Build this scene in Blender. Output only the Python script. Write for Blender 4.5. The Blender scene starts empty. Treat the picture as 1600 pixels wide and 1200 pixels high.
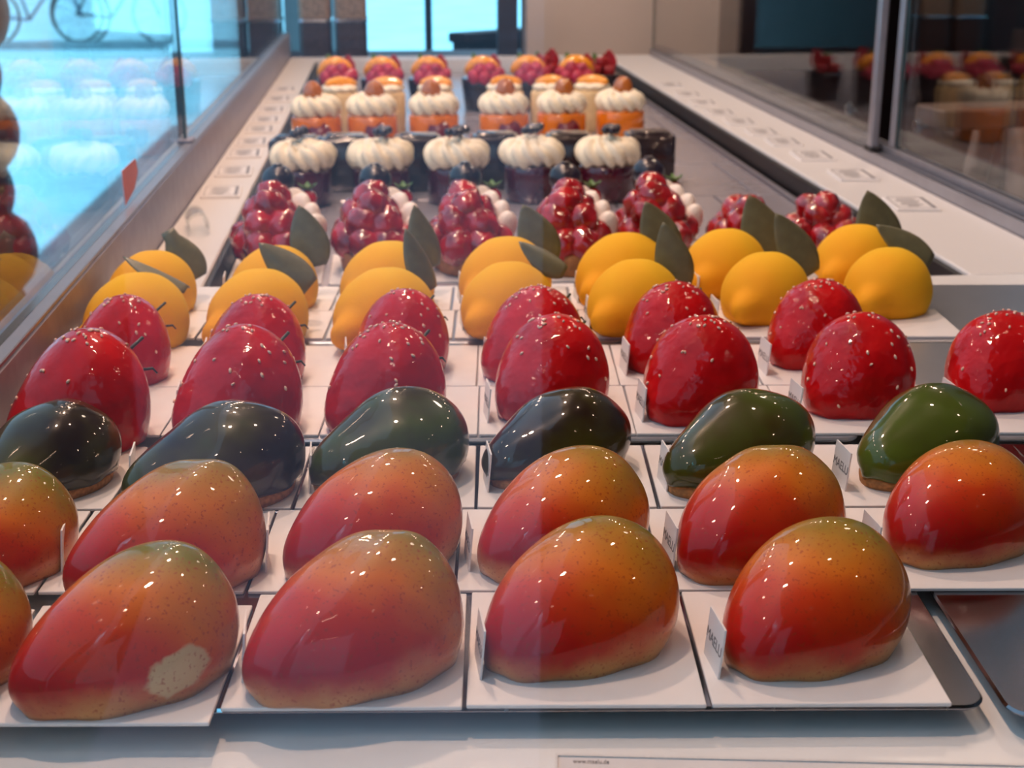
import bpy, math, random
import numpy as np
from mathutils import Matrix, Vector

R = math.radians
SC = bpy.context.scene
COL = SC.collection
rng = random.Random(7)

# ------------------------------------------------------------------ camera, sky, sun, lamps, exposure
cam_data = bpy.data.cameras.new('camera')
cam = bpy.data.objects.new('camera', cam_data)
COL.objects.link(cam)
cam_data.sensor_width = 36.0
cam_data.lens = 2200 / 1600 * 36.0
cam_data.clip_start = 0.01
cam_data.clip_end = 400
cam.location = (0, 0, 0.28)
cam.rotation_euler = (R(90 - 18.0748), 0, R(-4.9394))
cam_data.dof.use_dof = True
cam_data.dof.focus_distance = 0.66
cam_data.dof.aperture_fstop = 17.0
SC.camera = cam

world = bpy.data.worlds.new('sky')
SC.world = world
world.use_nodes = True
bg = world.node_tree.nodes['Background']
bg.inputs[0].default_value = (0.40, 0.70, 1.0, 1)
bg.inputs[1].default_value = 1.15


def lamp(name, kind, loc, energy, color, rot=(0, 0, 0), **kw):
    d = bpy.data.lights.new(name, kind)
    d.energy = energy
    d.color = color
    for k, v in kw.items():
        setattr(d, k, v)
    o = bpy.data.objects.new(name, d)
    COL.objects.link(o)
    o.location = loc
    o.rotation_euler = rot
    return o


sun = lamp('sun', 'SUN', (3, -6, 8), 13.0, (0.14, 0.68, 1.0), angle=R(0.6))
sun.rotation_euler = Vector((-0.31, 0.50, -0.80)).to_track_quat('-Z', 'Y').to_euler()
WARM = (1.0, 0.64, 0.46)
# rows of small LEDs under the case's top edges
for x, e in ((-0.17, 0.42), (0.54, 0.32)):
    for i in range(9):
        lamp('led_spot', 'POINT', (x, 0.40 + 0.33 * i, 0.53), e, WARM, shadow_soft_size=0.009)
# shop ceiling spots over the counter
for x, y, e in ((-0.20, 0.80, 29.0), (-0.14, 1.55, 36.0), (-0.06, 2.40, 30.0), (0.16, 3.1, 22.0), (0.42, 0.95, 6.0)):
    lamp('ceiling_spot', 'SPOT', (x, y, 1.40), e, WARM, shadow_soft_size=0.032, spot_size=R(125), spot_blend=0.6)
lamp('shop_lamp', 'SPOT', (1.2, 2.7, 1.8), 40.0, (1.0, 0.74, 0.56), shadow_soft_size=0.1, spot_size=R(120), spot_blend=0.6)

SC.view_settings.view_transform = 'Standard'
SC.view_settings.look = 'None'
SC.view_settings.exposure = 0.10
SC.view_settings.gamma = 1.0
SC.view_settings.use_curve_mapping = False
SC.cycles.transparent_max_bounces = 24
SC.cycles.max_bounces = 10


# ------------------------------------------------------------------ object helpers
def link(name, data, parent=None):
    o = bpy.data.objects.new(name, data)
    COL.objects.link(o)
    if parent is not None:
        o.parent = parent
    return o


def make_mesh(name, V, F, mats, smooth=True, fmat=None):
    me = bpy.data.meshes.new(name)
    me.from_pydata([tuple(map(float, v)) for v in V], [], [tuple(map(int, f)) for f in F])
    for m in (mats if isinstance(mats, (list, tuple)) else [mats]):
        me.materials.append(m)
    me.polygons.foreach_set('use_smooth', [smooth] * len(me.polygons))
    if fmat is not None:
        me.polygons.foreach_set('material_index', fmat)
    me.update()
    return me


def mobj(name, geo, mats, parent=None, smooth=True):
    V, F = geo[0], geo[1]
    return link(name, make_mesh(name, V, F, mats, smooth, geo[2] if len(geo) > 2 else None), parent)


def empty(name, loc=(0, 0, 0), rz=0.0, s=1.0):
    o = link(name, None)
    o.empty_display_size = 0.02
    o.location = loc
    o.rotation_euler = (0, 0, rz)
    o.scale = (s, s, s)
    return o


def tag(o, label=None, cat=None, group=None, kind=None):
    if label:
        o['label'] = label
    if cat:
        o['category'] = cat
    if group:
        o['group'] = group
    if kind:
        o['kind'] = kind
    return o


def join(*geos):
    V, F, M = [], [], []
    for g in geos:
        n = len(V)
        V += [tuple(v) for v in g[0]]
        F += [tuple(i + n for i in f) for f in g[1]]
        M += list(g[2]) if len(g) > 2 else [0] * len(g[1])
    return V, F, M


def xf(geo, loc=(0, 0, 0), rot=(0, 0, 0), s=(1, 1, 1)):
    m = Matrix.LocRotScale(Vector(loc), __import__('mathutils').Euler(rot), Vector(s if hasattr(s, '__len__') else (s, s, s)))
    return ([tuple(m @ Vector(v)) for v in geo[0]],) + tuple(geo[1:])


# ------------------------------------------------------------------ shape helpers
def box(x0, x1, y0, y1, z0, z1, bev=0.0):
    if bev <= 0:
        V = [(x, y, z) for z in (z0, z1) for y in (y0, y1) for x in (x0, x1)]
        F = [(0, 2, 3, 1), (4, 5, 7, 6), (0, 1, 5, 4), (2, 6, 7, 3), (0, 4, 6, 2), (1, 3, 7, 5)]
        return V, F
    return rounded_slab(x0, x1, y0, y1, z0, z1, min(bev * 2, (x1 - x0) / 2.2, (y1 - y0) / 2.2), 3, bev)


def rounded_slab(x0, x1, y0, y1, z0, z1, r, n=5, bev=0.0008):
    """plate with rounded corners and a small edge bevel"""
    def ring(inset, z):
        pts = []
        rr = max(r - inset, 1e-5)
        for cx, cy, a0 in ((x1 - r, y1 - r, 0), (x0 + r, y1 - r, 90), (x0 + r, y0 + r, 180), (x1 - r, y0 + r, 270)):
            for k in range(n + 1):
                a = R(a0 + 90 * k / n)
                pts.append((cx + rr * math.cos(a), cy + rr * math.sin(a), z))
        return pts
    rings = [ring(bev, z0), ring(0, z0 + bev), ring(0, z1 - bev), ring(bev, z1)]
    m = len(rings[0])
    V = [p for q in rings for p in q]
    F = [tuple(reversed(range(m))), tuple(range(3 * m, 4 * m))]
    for k in range(3):
        for i in range(m):
            j = (i + 1) % m
            F.append((k * m + i, k * m + j, (k + 1) * m + j, (k + 1) * m + i))
    return V, F


def grid_faces(nu, nv, wrap=True):
    F = []
    for j in range(nv - 1):
        for i in range(nu if wrap else nu - 1):
            k = (i + 1) % nu
            F.append((j * nu + i, j * nu + k, (j + 1) * nu + k, (j + 1) * nu + i))
    return F


def lathe(profile, n=32):
    V = []
    for r, z in profile:
        for i in range(n):
            a = 2 * math.pi * i / n
            V.append((r * math.cos(a), r * math.sin(a), z))
    F = grid_faces(n, len(profile))
    F.append(tuple(reversed(range(n))))
    m = len(profile)
    F.append(tuple(range((m - 1) * n, m * n)))
    return V, F


def tube(path, rad, n=10):
    """round bar along points, radius per point"""
    path = [Vector(p) for p in path]
    V = []
    prev = None
    for i, p in enumerate(path):
        t = (path[min(i + 1, len(path) - 1)] - path[max(i - 1, 0)]).normalized()
        if prev is None:
            ref = Vector((0, 0, 1)) if abs(t.z) < 0.9 else Vector((1, 0, 0))
            a = t.cross(ref).normalized()
        else:
            a = (prev - t * prev.dot(t)).normalized()
        prev = a
        b = t.cross(a)
        r = rad[i] if hasattr(rad, '__len__') else rad
        for k in range(n):
            w = 2 * math.pi * k / n
            V.append(tuple(p + a * (r * math.cos(w)) + b * (r * math.sin(w))))
    F = grid_faces(n, len(path))
    F.append(tuple(reversed(range(n))))
    F.append(tuple(range((len(path) - 1) * n, len(path) * n)))
    return V, F


def dome(a_neg, a_pos, b, H, s0, w, h, nu=64, nv=26, shift=0.0, nub=None, wob=0.0, seed=0):
    """flat-bottomed closed body: a sphere cut at -s0 whose width and height change along x"""
    th = np.linspace(0, 2 * np.pi, nu, endpoint=False)
    ph = np.linspace(-math.asin(s0), np.pi / 2, nv + 1)[:-1]
    T, Ph = np.meshgrid(th, ph)
    X = np.append((np.cos(Ph) * np.cos(T)).ravel(), 0.)
    Y = np.append((np.cos(Ph) * np.sin(T)).ravel(), 0.)
    Z = np.append(np.sin(Ph).ravel(), 1.)
    zz = (Z + s0) / (1 + s0)
    x = X * ((a_neg + a_pos) / 2 + (a_pos - a_neg) / 2 * X) + shift * zz
    y = b * Y * w(X)
    z = H * zz * h(X)
    if nub is not None:
        nx, ny, nz, rad, amp = nub
        d2 = ((x - nx) ** 2 + (y - ny) ** 2 + (z - nz) ** 2) / (rad * rad)
        x = x - amp * np.exp(-d2 * d2)
    if wob:
        q = np.random.default_rng(seed)
        k = np.zeros_like(x)
        for _ in range(7):
            d = q.normal(size=3)
            k += np.sin(d[0] * X * 3.2 + d[1] * Y * 3.2 + d[2] * Z * 3.2 + q.uniform(0, 6.28))
        k = 1 + wob * k / 7
        foot = 1 + np.exp(-zz * 18) * wob * 0.7 * np.sin(np.arctan2(Y, X) * 9 + seed)
        x, y, z = x * k * foot, y * k * foot, z * (1 + (k - 1) * np.clip(zz * 3, 0, 1))
    V = np.stack([x, y, z], 1)
    F = grid_faces(nu, nv)
    top = nu * nv
    F += [((nv - 1) * nu + i, (nv - 1) * nu + (i + 1) % nu, top) for i in range(nu)]
    F.append(tuple(reversed(range(nu))))
    return V, F


def ball(r, sx=1, sy=1, sz=1, nu=20, nv=12, bumps=0, amp=0.1, seed=0, tip=0.0):
    V = []
    q = np.random.default_rng(seed)
    pts = []
    if bumps:
        for i in range(bumps):
            zz = 1 - 2 * (i + .5) / bumps
            a = i * 2.39996 + seed
            rr = math.sqrt(max(0, 1 - zz * zz))
            pts.append((rr * math.cos(a), rr * math.sin(a), zz))
        pts = np.array(pts)
    sig = 2.0 / math.sqrt(bumps) if bumps else 1
    for j in range(nv + 1):
        ph = -math.pi / 2 + math.pi * j / nv
        for i in range(nu):
            a = 2 * math.pi * i / nu
            d = np.array((math.cos(ph) * math.cos(a), math.cos(ph) * math.sin(a), math.sin(ph)))
            k = 1.0
            if bumps:
                dd = np.linalg.norm(pts - d, axis=1).min() / sig
                k = 1 - amp + amp * 1.6 * math.sqrt(max(0.0, 1 - min(1, dd) ** 2))
            k *= 1 + tip * max(0, d[2]) ** 4
            V.append((d[0] * r * sx * k, d[1] * r * sy * k, d[2] * r * sz * k))
    return V, grid_faces(nu, nv + 1)


def ruffle_ring(Rr, r, n_ridge=13, amp=0.24, nu=104, nv=18, twist=2.0, zs=0.8, z0=0.0, seed=0):
    """piped cream ring with slanting ridges"""
    V = []
    for j in range(nv):
        ph = 2 * math.pi * j / nv
        for i in range(nu):
            th = 2 * math.pi * i / nu
            lobe = abs(math.sin(0.5 * (n_ridge * th + twist * ph)))
            k = 1 + amp * (2 * lobe - 1.2) + amp * 0.35 * math.sin(n_ridge * 0.37 * th + seed * 2.1) + 0.06 * math.sin(3 * th + seed) + 0.05 * math.sin(5 * th + 2 * seed)
            rr = r * k
            V.append(((Rr + rr * math.cos(ph)) * math.cos(th), (Rr + rr * math.cos(ph)) * math.sin(th), z0 + r * zs + rr * zs * math.sin(ph)))
    F = []
    for j in range(nv):
        for i in range(nu):
            F.append((j * nu + i, j * nu + (i + 1) % nu, ((j + 1) % nv) * nu + (i + 1) % nu, ((j + 1) % nv) * nu + i))
    return V, F


def leaf_geo(length, width, curl=0.15, bend=0.1, nu=13, nv=9, blunt=0.0):
    """pointed oval sheet in the xy plane, base at origin, tip along +y"""
    V = []
    for i in range(nu):
        u = i / (nu - 1)
        w = width / 2 * (math.sin(math.pi * min(1, (0.10 + 0.90 * u)) ** 0.85)) ** 0.75 * (1 - 0.25 * u) * 1.18
        if blunt:
            w = max(w, width / 2 * blunt * (1 - u * 0.25))
        if i == nu - 1 and not blunt:
            w = width * 0.006
        for j in range(nv):
            v = -1 + 2 * j / (nv - 1)
            V.append((v * w, u * length, curl * width * (v * v) * (w / (width / 2)) + bend * length * u * u))
    return V, grid_faces(nv, nu, False)


def solidify(o, t):
    m = o.modifiers.new('thickness', 'SOLIDIFY')
    m.thickness = t
    m.offset = 0
    return o


# ------------------------------------------------------------------ materials
class NT:
    def __init__(self, name):
        self.m = bpy.data.materials.new(name)
        self.m.use_nodes = True
        self.t = self.m.node_tree
        self.b = self.t.nodes['Principled BSDF']
        self.out = self.t.nodes['Material Output']

    def n(self, typ, **kw):
        nd = self.t.nodes.new(typ)
        for k, v in kw.items():
            if isinstance(v, bpy.types.NodeSocket):
                self.t.links.new(v, nd.inputs[k])
            elif k in nd.inputs.keys():
                nd.inputs[k].default_value = v
            else:
                setattr(nd, k, v)
        return nd

    def l(self, a, b):
        self.t.links.new(a, b)

    def math(self, op, a, b=None, clamp=False):
        nd = self.t.nodes.new('ShaderNodeMath')
        nd.operation = op
        nd.use_clamp = clamp
        for i, v in enumerate((a, b)):
            if v is None:
                continue
            if isinstance(v, bpy.types.NodeSocket):
                self.l(v, nd.inputs[i])
            else:
                nd.inputs[i].default_value = v
        return nd.outputs[0]

    def mix(self, f, a, b):
        nd = self.t.nodes.new('ShaderNodeMix')
        nd.data_type = 'RGBA'
        for i, v in ((0, f), (6, a), (7, b)):
            if isinstance(v, bpy.types.NodeSocket):
                self.l(v, nd.inputs[i])
            else:
                nd.inputs[i].default_value = v if i == 0 else (*v, 1) if len(v) == 3 else v
        return nd.outputs[2]

    def ramp(self, f, stops):
        nd = self.t.nodes.new('ShaderNodeValToRGB')
        e = nd.color_ramp.elements
        while len(e) < len(stops):
            e.new(0.5)
        for k, (p, c) in enumerate(stops):
            e[k].position = p
            e[k].color = (*c, 1) if len(c) == 3 else c
        self.l(f, nd.inputs[0])
        return nd.outputs[0]

    def step(self, v, lo, hi):
        nd = self.t.nodes.new('ShaderNodeMapRange')
        nd.interpolation_type = 'SMOOTHSTEP'
        self.l(v, nd.inputs[0])
        nd.inputs[1].default_value = lo
        nd.inputs[2].default_value = hi
        return nd.outputs[0]

    def xyz(self):
        tc = self.t.nodes.new('ShaderNodeTexCoord')
        sp = self.t.nodes.new('ShaderNodeSeparateXYZ')
        self.l(tc.outputs['Object'], sp.inputs[0])
        return tc.outputs['Object'], sp.outputs[0], sp.outputs[1], sp.outputs[2]

    def vary(self):
        """per-cake variation kept in the object's colour: shade and patch flag"""
        sp = self.t.nodes.new('ShaderNodeSeparateColor')
        self.l(self.t.nodes.new('ShaderNodeObjectInfo').outputs['Color'], sp.inputs[0])
        return sp.outputs[0], sp.outputs[1]

    def rnd(self):
        return self.t.nodes.new('ShaderNodeObjectInfo').outputs['Random']

    def noise(self, vec, scale, detail=3.0, w=None, rough=0.5):
        nd = self.t.nodes.new('ShaderNodeTexNoise')
        if w is not None:
            nd.noise_dimensions = '4D'
            self.l(w, nd.inputs['W'])
        self.l(vec, nd.inputs['Vector'])
        nd.inputs['Scale'].default_value = scale
        nd.inputs['Detail'].default_value = detail
        nd.inputs['Roughness'].default_value = rough
        return nd.outputs[0]

    def bump(self, h, strength, dist):
        nd = self.t.nodes.new('ShaderNodeBump')
        nd.inputs['Strength'].default_value = strength
        nd.inputs['Distance'].default_value = dist
        self.l(h, nd.inputs['Height'])
        self.l(nd.outputs[0], self.b.inputs['Normal'])
        if 'Coat Normal' in self.b.inputs:
            self.l(nd.outputs[0], self.b.inputs['Coat Normal'])

    def set(self, **kw):
        for k, v in kw.items():
            k = k.replace('_', ' ')
            if isinstance(v, bpy.types.NodeSocket):
                self.l(v, self.b.inputs[k])
            else:
                self.b.inputs[k].default_value = (*v, 1) if isinstance(v, tuple) and len(v) == 3 else v
        return self.m


def plain(name, c, rough=0.5, metal=0.0, coat=0.0, var=0.08, scale=60, bump=0.0, **kw):
    k = NT(name)
    o, x, y, z = k.xyz()
    nz = k.noise(o, scale, 3)
    col = k.mix(k.step(nz, 0.3, 0.7), tuple(v * (1 - var) for v in c), tuple(min(1, v * (1 + var)) for v in c))
    if bump:
        k.bump(nz, bump, 0.001)
    k.set(Base_Color=col, Roughness=rough, Metallic=metal, Coat_Weight=coat, Coat_Roughness=0.05, **kw)
    return k.m


M = {}


def mango_mat():
    k = NT('mango_glaze')
    o, x, y, z = k.xyz()
    rn, flag = k.vary()
    w = k.math('MULTIPLY', rn, 37.0)
    n1 = k.noise(o, 26, 3, w)
    xn = k.math('DIVIDE', x, 0.045)
    yn = k.math('DIVIDE', y, 0.035)
    zn = k.math('DIVIDE', z, 0.050)
    v = k.math('ADD', k.math('MULTIPLY', xn, -0.42), k.math('MULTIPLY', yn, -0.10))
    v = k.math('ADD', v, k.math('MULTIPLY', k.math('SUBTRACT', zn, 0.5), -0.46))
    v = k.math('ADD', v, k.math('MULTIPLY', k.math('SUBTRACT', n1, 0.5), 0.55))
    v = k.math('ADD', v, k.math('MULTIPLY', k.math('SUBTRACT', rn, 0.5), 0.34))
    v = k.math('ADD', v, 0.43, clamp=True)
    col = k.ramp(v, [(0.0, (0.17, 0.15, 0.012)), (0.17, (0.40, 0.17, 0.014)), (0.38, (0.64, 0.145, 0.008)),
                     (0.58, (0.56, 0.040, 0.003)), (0.80, (0.46, 0.008, 0.002)), (1.0, (0.36, 0.003, 0.002))])
    n2 = k.noise(o, 45, 4, w)
    edge = k.math('ADD', zn, k.math('MULTIPLY', k.math('SUBTRACT', n2, 0.5), 0.45))
    edge = k.math('ADD', edge, k.math('MULTIPLY', xn, -0.05))
    col = k.mix(k.math('SUBTRACT', 1.0, k.step(edge, -0.02, 0.33)), col, (0.60, 0.27, 0.085))
    # bare cream patch low on one of the cakes
    dx = k.math('DIVIDE', k.math('SUBTRACT', x, 0.004), 0.017)
    dz = k.math('DIVIDE', k.math('SUBTRACT', z, 0.013), 0.011)
    dd = k.math('ADD', k.math('ADD', k.math('MULTIPLY', dx, dx), k.math('MULTIPLY', dz, dz)), k.math('MULTIPLY', k.math('SUBTRACT', n2, 0.5), 4.0))
    pm = k.math('MULTIPLY', k.math('SUBTRACT', 1.0, k.step(dd, 0.7, 1.0)), k.step(k.math('MULTIPLY', y, -1.0), 0.012, 0.020))
    col = k.mix(k.math('MULTIPLY', pm, flag), col, (0.62, 0.42, 0.22))
    sp = k.noise(o, 620, 2)
    col = k.mix(k.math('MULTIPLY', k.step(sp, 0.58, 0.70), 0.6), col, (0.28, 0.03, 0.006))
    k.bump(k.noise(o, 38, 2, w), 0.28, 0.0022)
    return k.set(Base_Color=col, Roughness=0.42, Coat_Weight=0.8, Coat_Roughness=0.03, Coat_IOR=1.37, Specular_IOR_Level=0.12)


def avocado_mat():
    k = NT('dark_green_glaze')
    o, x, y, z = k.xyz()
    rn, flag = k.vary()
    w = k.math('MULTIPLY', rn, 53.0)
    n1 = k.noise(o, 24, 3, w)
    v = k.math('ADD', n1, k.math('MULTIPLY', k.math('SUBTRACT', rn, 0.5), 0.40))
    col = k.ramp(v, [(0.28, (0.020, 0.009, 0.004)), (0.45, (0.048, 0.038, 0.005)), (0.60, (0.052, 0.066, 0.006)), (0.78, (0.064, 0.092, 0.007))])
    k.bump(k.noise(o, 34, 2, w), 0.35, 0.003)
    return k.set(Base_Color=col, Roughness=0.30, Coat_Weight=0.9, Coat_Roughness=0.02, Coat_IOR=1.42, Specular_IOR_Level=0.1)


def strawberry_mat():
    k = NT('strawberry_glaze')
    o, x, y, z = k.xyz()
    w = k.math('MULTIPLY', k.rnd(), 31.0)
    n1 = k.noise(o, 40, 3, w)
    col = k.ramp(n1, [(0.3, (0.34, 0.0015, 0.003)), (0.55, (0.50, 0.003, 0.005)), (0.75, (0.60, 0.008, 0.008))])
    k.bump(k.noise(o, 85, 2, w), 0.6, 0.0030)
    return k.set(Base_Color=col, Roughness=0.32, Coat_Weight=0.75, Coat_Roughness=0.03, Coat_IOR=1.37, Specular_IOR_Level=0.05)


def lemon_mat():
    k = NT('lemon_velvet')
    o, x, y, z = k.xyz()
    rn = k.rnd()
    n1 = k.noise(o, 25, 2, k.math('MULTIPLY', rn, 17.0))
    xn = k.math('DIVIDE', x, 0.04)
    v = k.math('ADD', k.math('MULTIPLY', xn, 0.42), k.math('MULTIPLY', k.math('SUBTRACT', n1, 0.5), 0.5))
    v = k.math('ADD', v, 0.50, clamp=True)
    col = k.ramp(v, [(0.15, (0.82, 0.34, 0.012)), (0.5, (0.80, 0.42, 0.014)), (0.78, (0.70, 0.46, 0.018)), (1.0, (0.40, 0.36, 0.020))])
    k.bump(k.noise(o, 700, 2), 0.25, 0.0006)
    return k.set(Base_Color=col, Roughness=0.75, Specular_IOR_Level=0.15, Sheen_Weight=0.0)


M['mango'] = mango_mat()
M['avocado'] = avocado_mat()
M['strawberry'] = strawberry_mat()
M['lemon'] = lemon_mat()
M['seed'] = plain('sesame_seed', (0.88, 0.55, 0.38), 0.3, coat=0.5)
M['stem'] = plain('green_stem', (0.018, 0.035, 0.014), 0.5)
M['leaf'] = plain('olive_leaf', (0.135, 0.125, 0.062), 0.42, var=0.12, scale=90)
M['biscuit'] = plain('biscuit', (0.42, 0.19, 0.06), 0.8, var=0.25, scale=400, bump=0.5)
M['board'] = plain('white_card', (0.80, 0.76, 0.73), 0.32, var=0.02, scale=80)
M['ink'] = plain('grey_ink', (0.14, 0.13, 0.13), 0.5)
M['ink_light'] = plain('mid_grey_ink', (0.17, 0.165, 0.17), 0.5)
M['base_white'] = plain('white_counter', (0.82, 0.80, 0.77), 0.22, var=0.03, scale=14)
M['ledge'] = plain('speckled_ledge', (0.68, 0.65, 0.62), 0.38, var=0.06, scale=900)
M['black_gap'] = plain('black_rubber', (0.004, 0.003, 0.004), 0.5)
M['frame'] = plain('anodised_aluminium', (0.36, 0.35, 0.38), 0.35, metal=0.75, var=0.04)
M['frame_dark'] = plain('grey_window_frame', (0.30, 0.27, 0.31), 0.4, metal=0.3)
M['cream'] = plain('piped_cream', (0.88, 0.78, 0.58), 0.5, var=0.05, Subsurface_Weight=0.0)
M['meringue'] = plain('white_meringue', (0.86, 0.78, 0.70), 0.55, var=0.04)
M['berry'] = plain('glazed_raspberry', (0.36, 0.004, 0.006), 0.2, coat=1.0, var=0.5, scale=40, bump=0.4)
M['raspberry'] = plain('frosted_raspberry', (0.42, 0.020, 0.055), 0.5, coat=0.2, var=0.3, scale=60)
M['crust'] = plain('tart_crust', (0.44, 0.17, 0.055), 0.7, var=0.2, scale=150, bump=0.4)
M['maroon'] = plain('blackcurrant_glaze', (0.070, 0.006, 0.018), 0.15, coat=1.0, var=0.15)
M['choc'] = plain('dark_chocolate', (0.022, 0.010, 0.013), 0.25, coat=0.6, var=0.2)
M['blueberry'] = plain('blueberry_skin', (0.016, 0.010, 0.022), 0.3, coat=0.4, var=0.3)
M['orange_glaze'] = plain('orange_glaze', (0.80, 0.20, 0.010), 0.2, coat=0.9, var=0.1)
M['orange_fruit'] = plain('orange_segment', (0.88, 0.33, 0.010), 0.3, coat=0.7, var=0.15, scale=220)
M['amber'] = plain('amber_jelly', (0.46, 0.13, 0.015), 0.1, coat=1.0, var=0.1)
M['red_petal'] = plain('red_petal', (0.34, 0.006, 0.010), 0.45, var=0.15)
M['red_plaque'] = plain('dark_red_chocolate', (0.16, 0.006, 0.016), 0.35, coat=0.3)
M['sponge'] = plain('cream_sponge', (0.80, 0.58, 0.30), 0.65, var=0.08)
M['green_leaf'] = plain('mint_leaf', (0.10, 0.20, 0.05), 0.5, var=0.2)


def metal_tray_mat():
    k = NT('scratched_tray_metal')
    o, x, y, z = k.xyz()
    mp = k.n('ShaderNodeMapping', Vector=o)
    mp.inputs['Scale'].default_value = (260, 12, 1)
    mp.inputs['Rotation'].default_value = (0, 0, R(40))
    s1 = k.noise(mp.outputs[0], 1.0, 3)
    mp2 = k.n('ShaderNodeMapping', Vector=o)
    mp2.inputs['Scale'].default_value = (10, 220, 1)
    mp2.inputs['Rotation'].default_value = (0, 0, R(20))
    s2 = k.noise(mp2.outputs[0], 1.0, 3)
    sc = k.math('MAXIMUM', k.step(s1, 0.66, 0.72), k.step(s2, 0.68, 0.73))
    rough = k.math('ADD', k.math('MULTIPLY', sc, 0.26), 0.15)
    k.bump(sc, 0.15, 0.0004)
    return k.set(Base_Color=(0.27, 0.26, 0.28), Metallic=1.0, Roughness=rough)


def brushed_sky_tray_mat():
    k = NT('brushed_metal_sky_tint')
    o, x, y, z = k.xyz()
    n1 = k.noise(o, 35, 4)
    return k.set(Base_Color=k.mix(n1, (0.40, 0.42, 0.46), (0.50, 0.52, 0.57)), Metallic=0.85, Roughness=0.30)  # lighter, bluish base colour stands in for reflected sky


def well_mat():
    k = NT('grey_steel_panel')
    o, x, y, z = k.xyz()
    n1 = k.noise(o, 30, 3)
    return k.set(Base_Color=k.mix(n1, (0.44, 0.41, 0.45), (0.50, 0.47, 0.51)), Metallic=0.5, Roughness=0.24)


def glass_mat(name, tint=(1, 1, 1)):
    k = NT(name)
    k.t.nodes.remove(k.b)
    geo = k.t.nodes.new('ShaderNodeNewGeometry')
    ior = k.t.nodes.new('ShaderNodeMix')
    k.l(geo.outputs['Backfacing'], ior.inputs[0])
    ior.inputs[2].default_value = 1.5
    ior.inputs[3].default_value = 1 / 1.5
    fr = k.t.nodes.new('ShaderNodeFresnel')
    k.l(ior.outputs[0], fr.inputs[0])
    tr = k.t.nodes.new('ShaderNodeBsdfTransparent')
    tr.inputs[0].default_value = (*tint, 1)
    gl = k.t.nodes.new('ShaderNodeBsdfGlossy')
    gl.inputs['Roughness'].default_value = 0.0
    mx = k.t.nodes.new('ShaderNodeMixShader')
    k.l(fr.outputs[0], mx.inputs[0])
    k.l(tr.outputs[0], mx.inputs[1])
    k.l(gl.outputs[0], mx.inputs[2])
    k.l(mx.outputs[0], k.out.inputs[0])
    return k.m


M['tray'] = metal_tray_mat()
M['well'] = well_mat()
M['tray_brushed_sky'] = brushed_sky_tray_mat()
M['glass'] = glass_mat('clear_glass', (0.975, 0.985, 0.985))
M['glass_edge'] = plain('green_glass_edge', (0.010, 0.055, 0.060), 0.15, coat=0.5)
M['acrylic'] = glass_mat('clear_acrylic', (0.93, 0.95, 0.95))
M['wood_floor'] = plain('brown_floor', (0.10, 0.055, 0.035), 0.4, var=0.25, scale=6)
M['wall_dark'] = plain('dark_brown_wall', (0.055, 0.020, 0.018), 0.55, var=0.3, scale=3)
M['wall_beige'] = plain('beige_wall', (0.64, 0.49, 0.39), 0.7, var=0.06, scale=4)
M['ceiling'] = plain('brown_ceiling', (0.16, 0.11, 0.085), 0.8, var=0.02, scale=3)
M['pavement'] = plain('pale_paving', (0.56, 0.57, 0.58), 0.6, var=0.10, scale=1.4)
M['added_red_paving'] = plain('added_reddish_paving', (0.27, 0.050, 0.066), 0.7, var=0.2, scale=5)  # made-up ground, coloured to tint the reflection in the front pane
M['ground_added'] = plain('added_dark_ground', (0.15, 0.075, 0.10), 0.9, var=0.35, scale=0.8)  # added unseen ground, kept dark so the front pane reflects less
M['kerb'] = plain('kerb_stone', (0.20, 0.21, 0.23), 0.8, var=0.15, scale=8)
M['wood_dark'] = plain('dark_walnut', (0.040, 0.016, 0.014), 0.4, var=0.3, scale=12)
M['wood_pale'] = plain('pale_wood', (0.15, 0.10, 0.08), 0.5, var=0.15, scale=20)
M['chrome'] = plain('polished_metal', (0.75, 0.75, 0.76), 0.12, metal=1.0, var=0.02)
M['coffee'] = plain('coffee_beans', (0.045, 0.018, 0.014), 0.5, var=0.5, scale=240, bump=0.5)
M['bean_pale'] = plain('pale_beans', (0.26, 0.17, 0.11), 0.6, var=0.4, scale=240, bump=0.5)
M['rubber'] = plain('black_tyre', (0.02, 0.025, 0.03), 0.7)
M['bike_paint'] = plain('blue_bike_paint', (0.03, 0.08, 0.16), 0.3, coat=0.5)
M['bike_red'] = plain('red_bike_lamp', (0.55, 0.10, 0.03), 0.4)
M['sticker'] = plain('orange_red_sticker', (0.72, 0.16, 0.10), 0.5, var=0.04)

# ------------------------------------------------------------------ setting: shop shell and street
def structure(name, geo, mat, label, smooth=False):
    return tag(mobj(name, geo, mat, None, smooth), label, None, None, 'structure')


ZF = -1.05
structure('floor', box(-0.34, 3.2, -0.95, 6.0, ZF - 0.05, ZF + 0.02), M['wood_floor'], 'brown shop floor around the display case')
structure('ceiling', box(-0.36, 3.4, -1.0, 8.5, 1.9, 2.0), M['ceiling'], 'brown shop ceiling above the display case')
structure('wall_right', box(3.1, 3.2, -0.95, 6.0, ZF, 1.9), M['wall_dark'], 'dark brown wall behind the serving side')
structure('wall_behind', join(box(0.176, 3.1, -1.0, -0.9, ZF, 1.9), box(-0.34, 0.176, -1.0, -0.9, 1.40, 1.9)), M['wall_dark'],
          'dark wall with an open doorway behind the viewer')
structure('wall_back', join(box(0.80, 3.1, 5.9, 6.0, ZF, 1.9), box(-0.34, 0.80, 5.9, 6.0, 1.4, 1.9), box(-0.34, 0.80, 5.9, 6.0, ZF, -0.9)),
          M['wall_dark'], 'dark far wall with a tall shop window')
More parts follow.
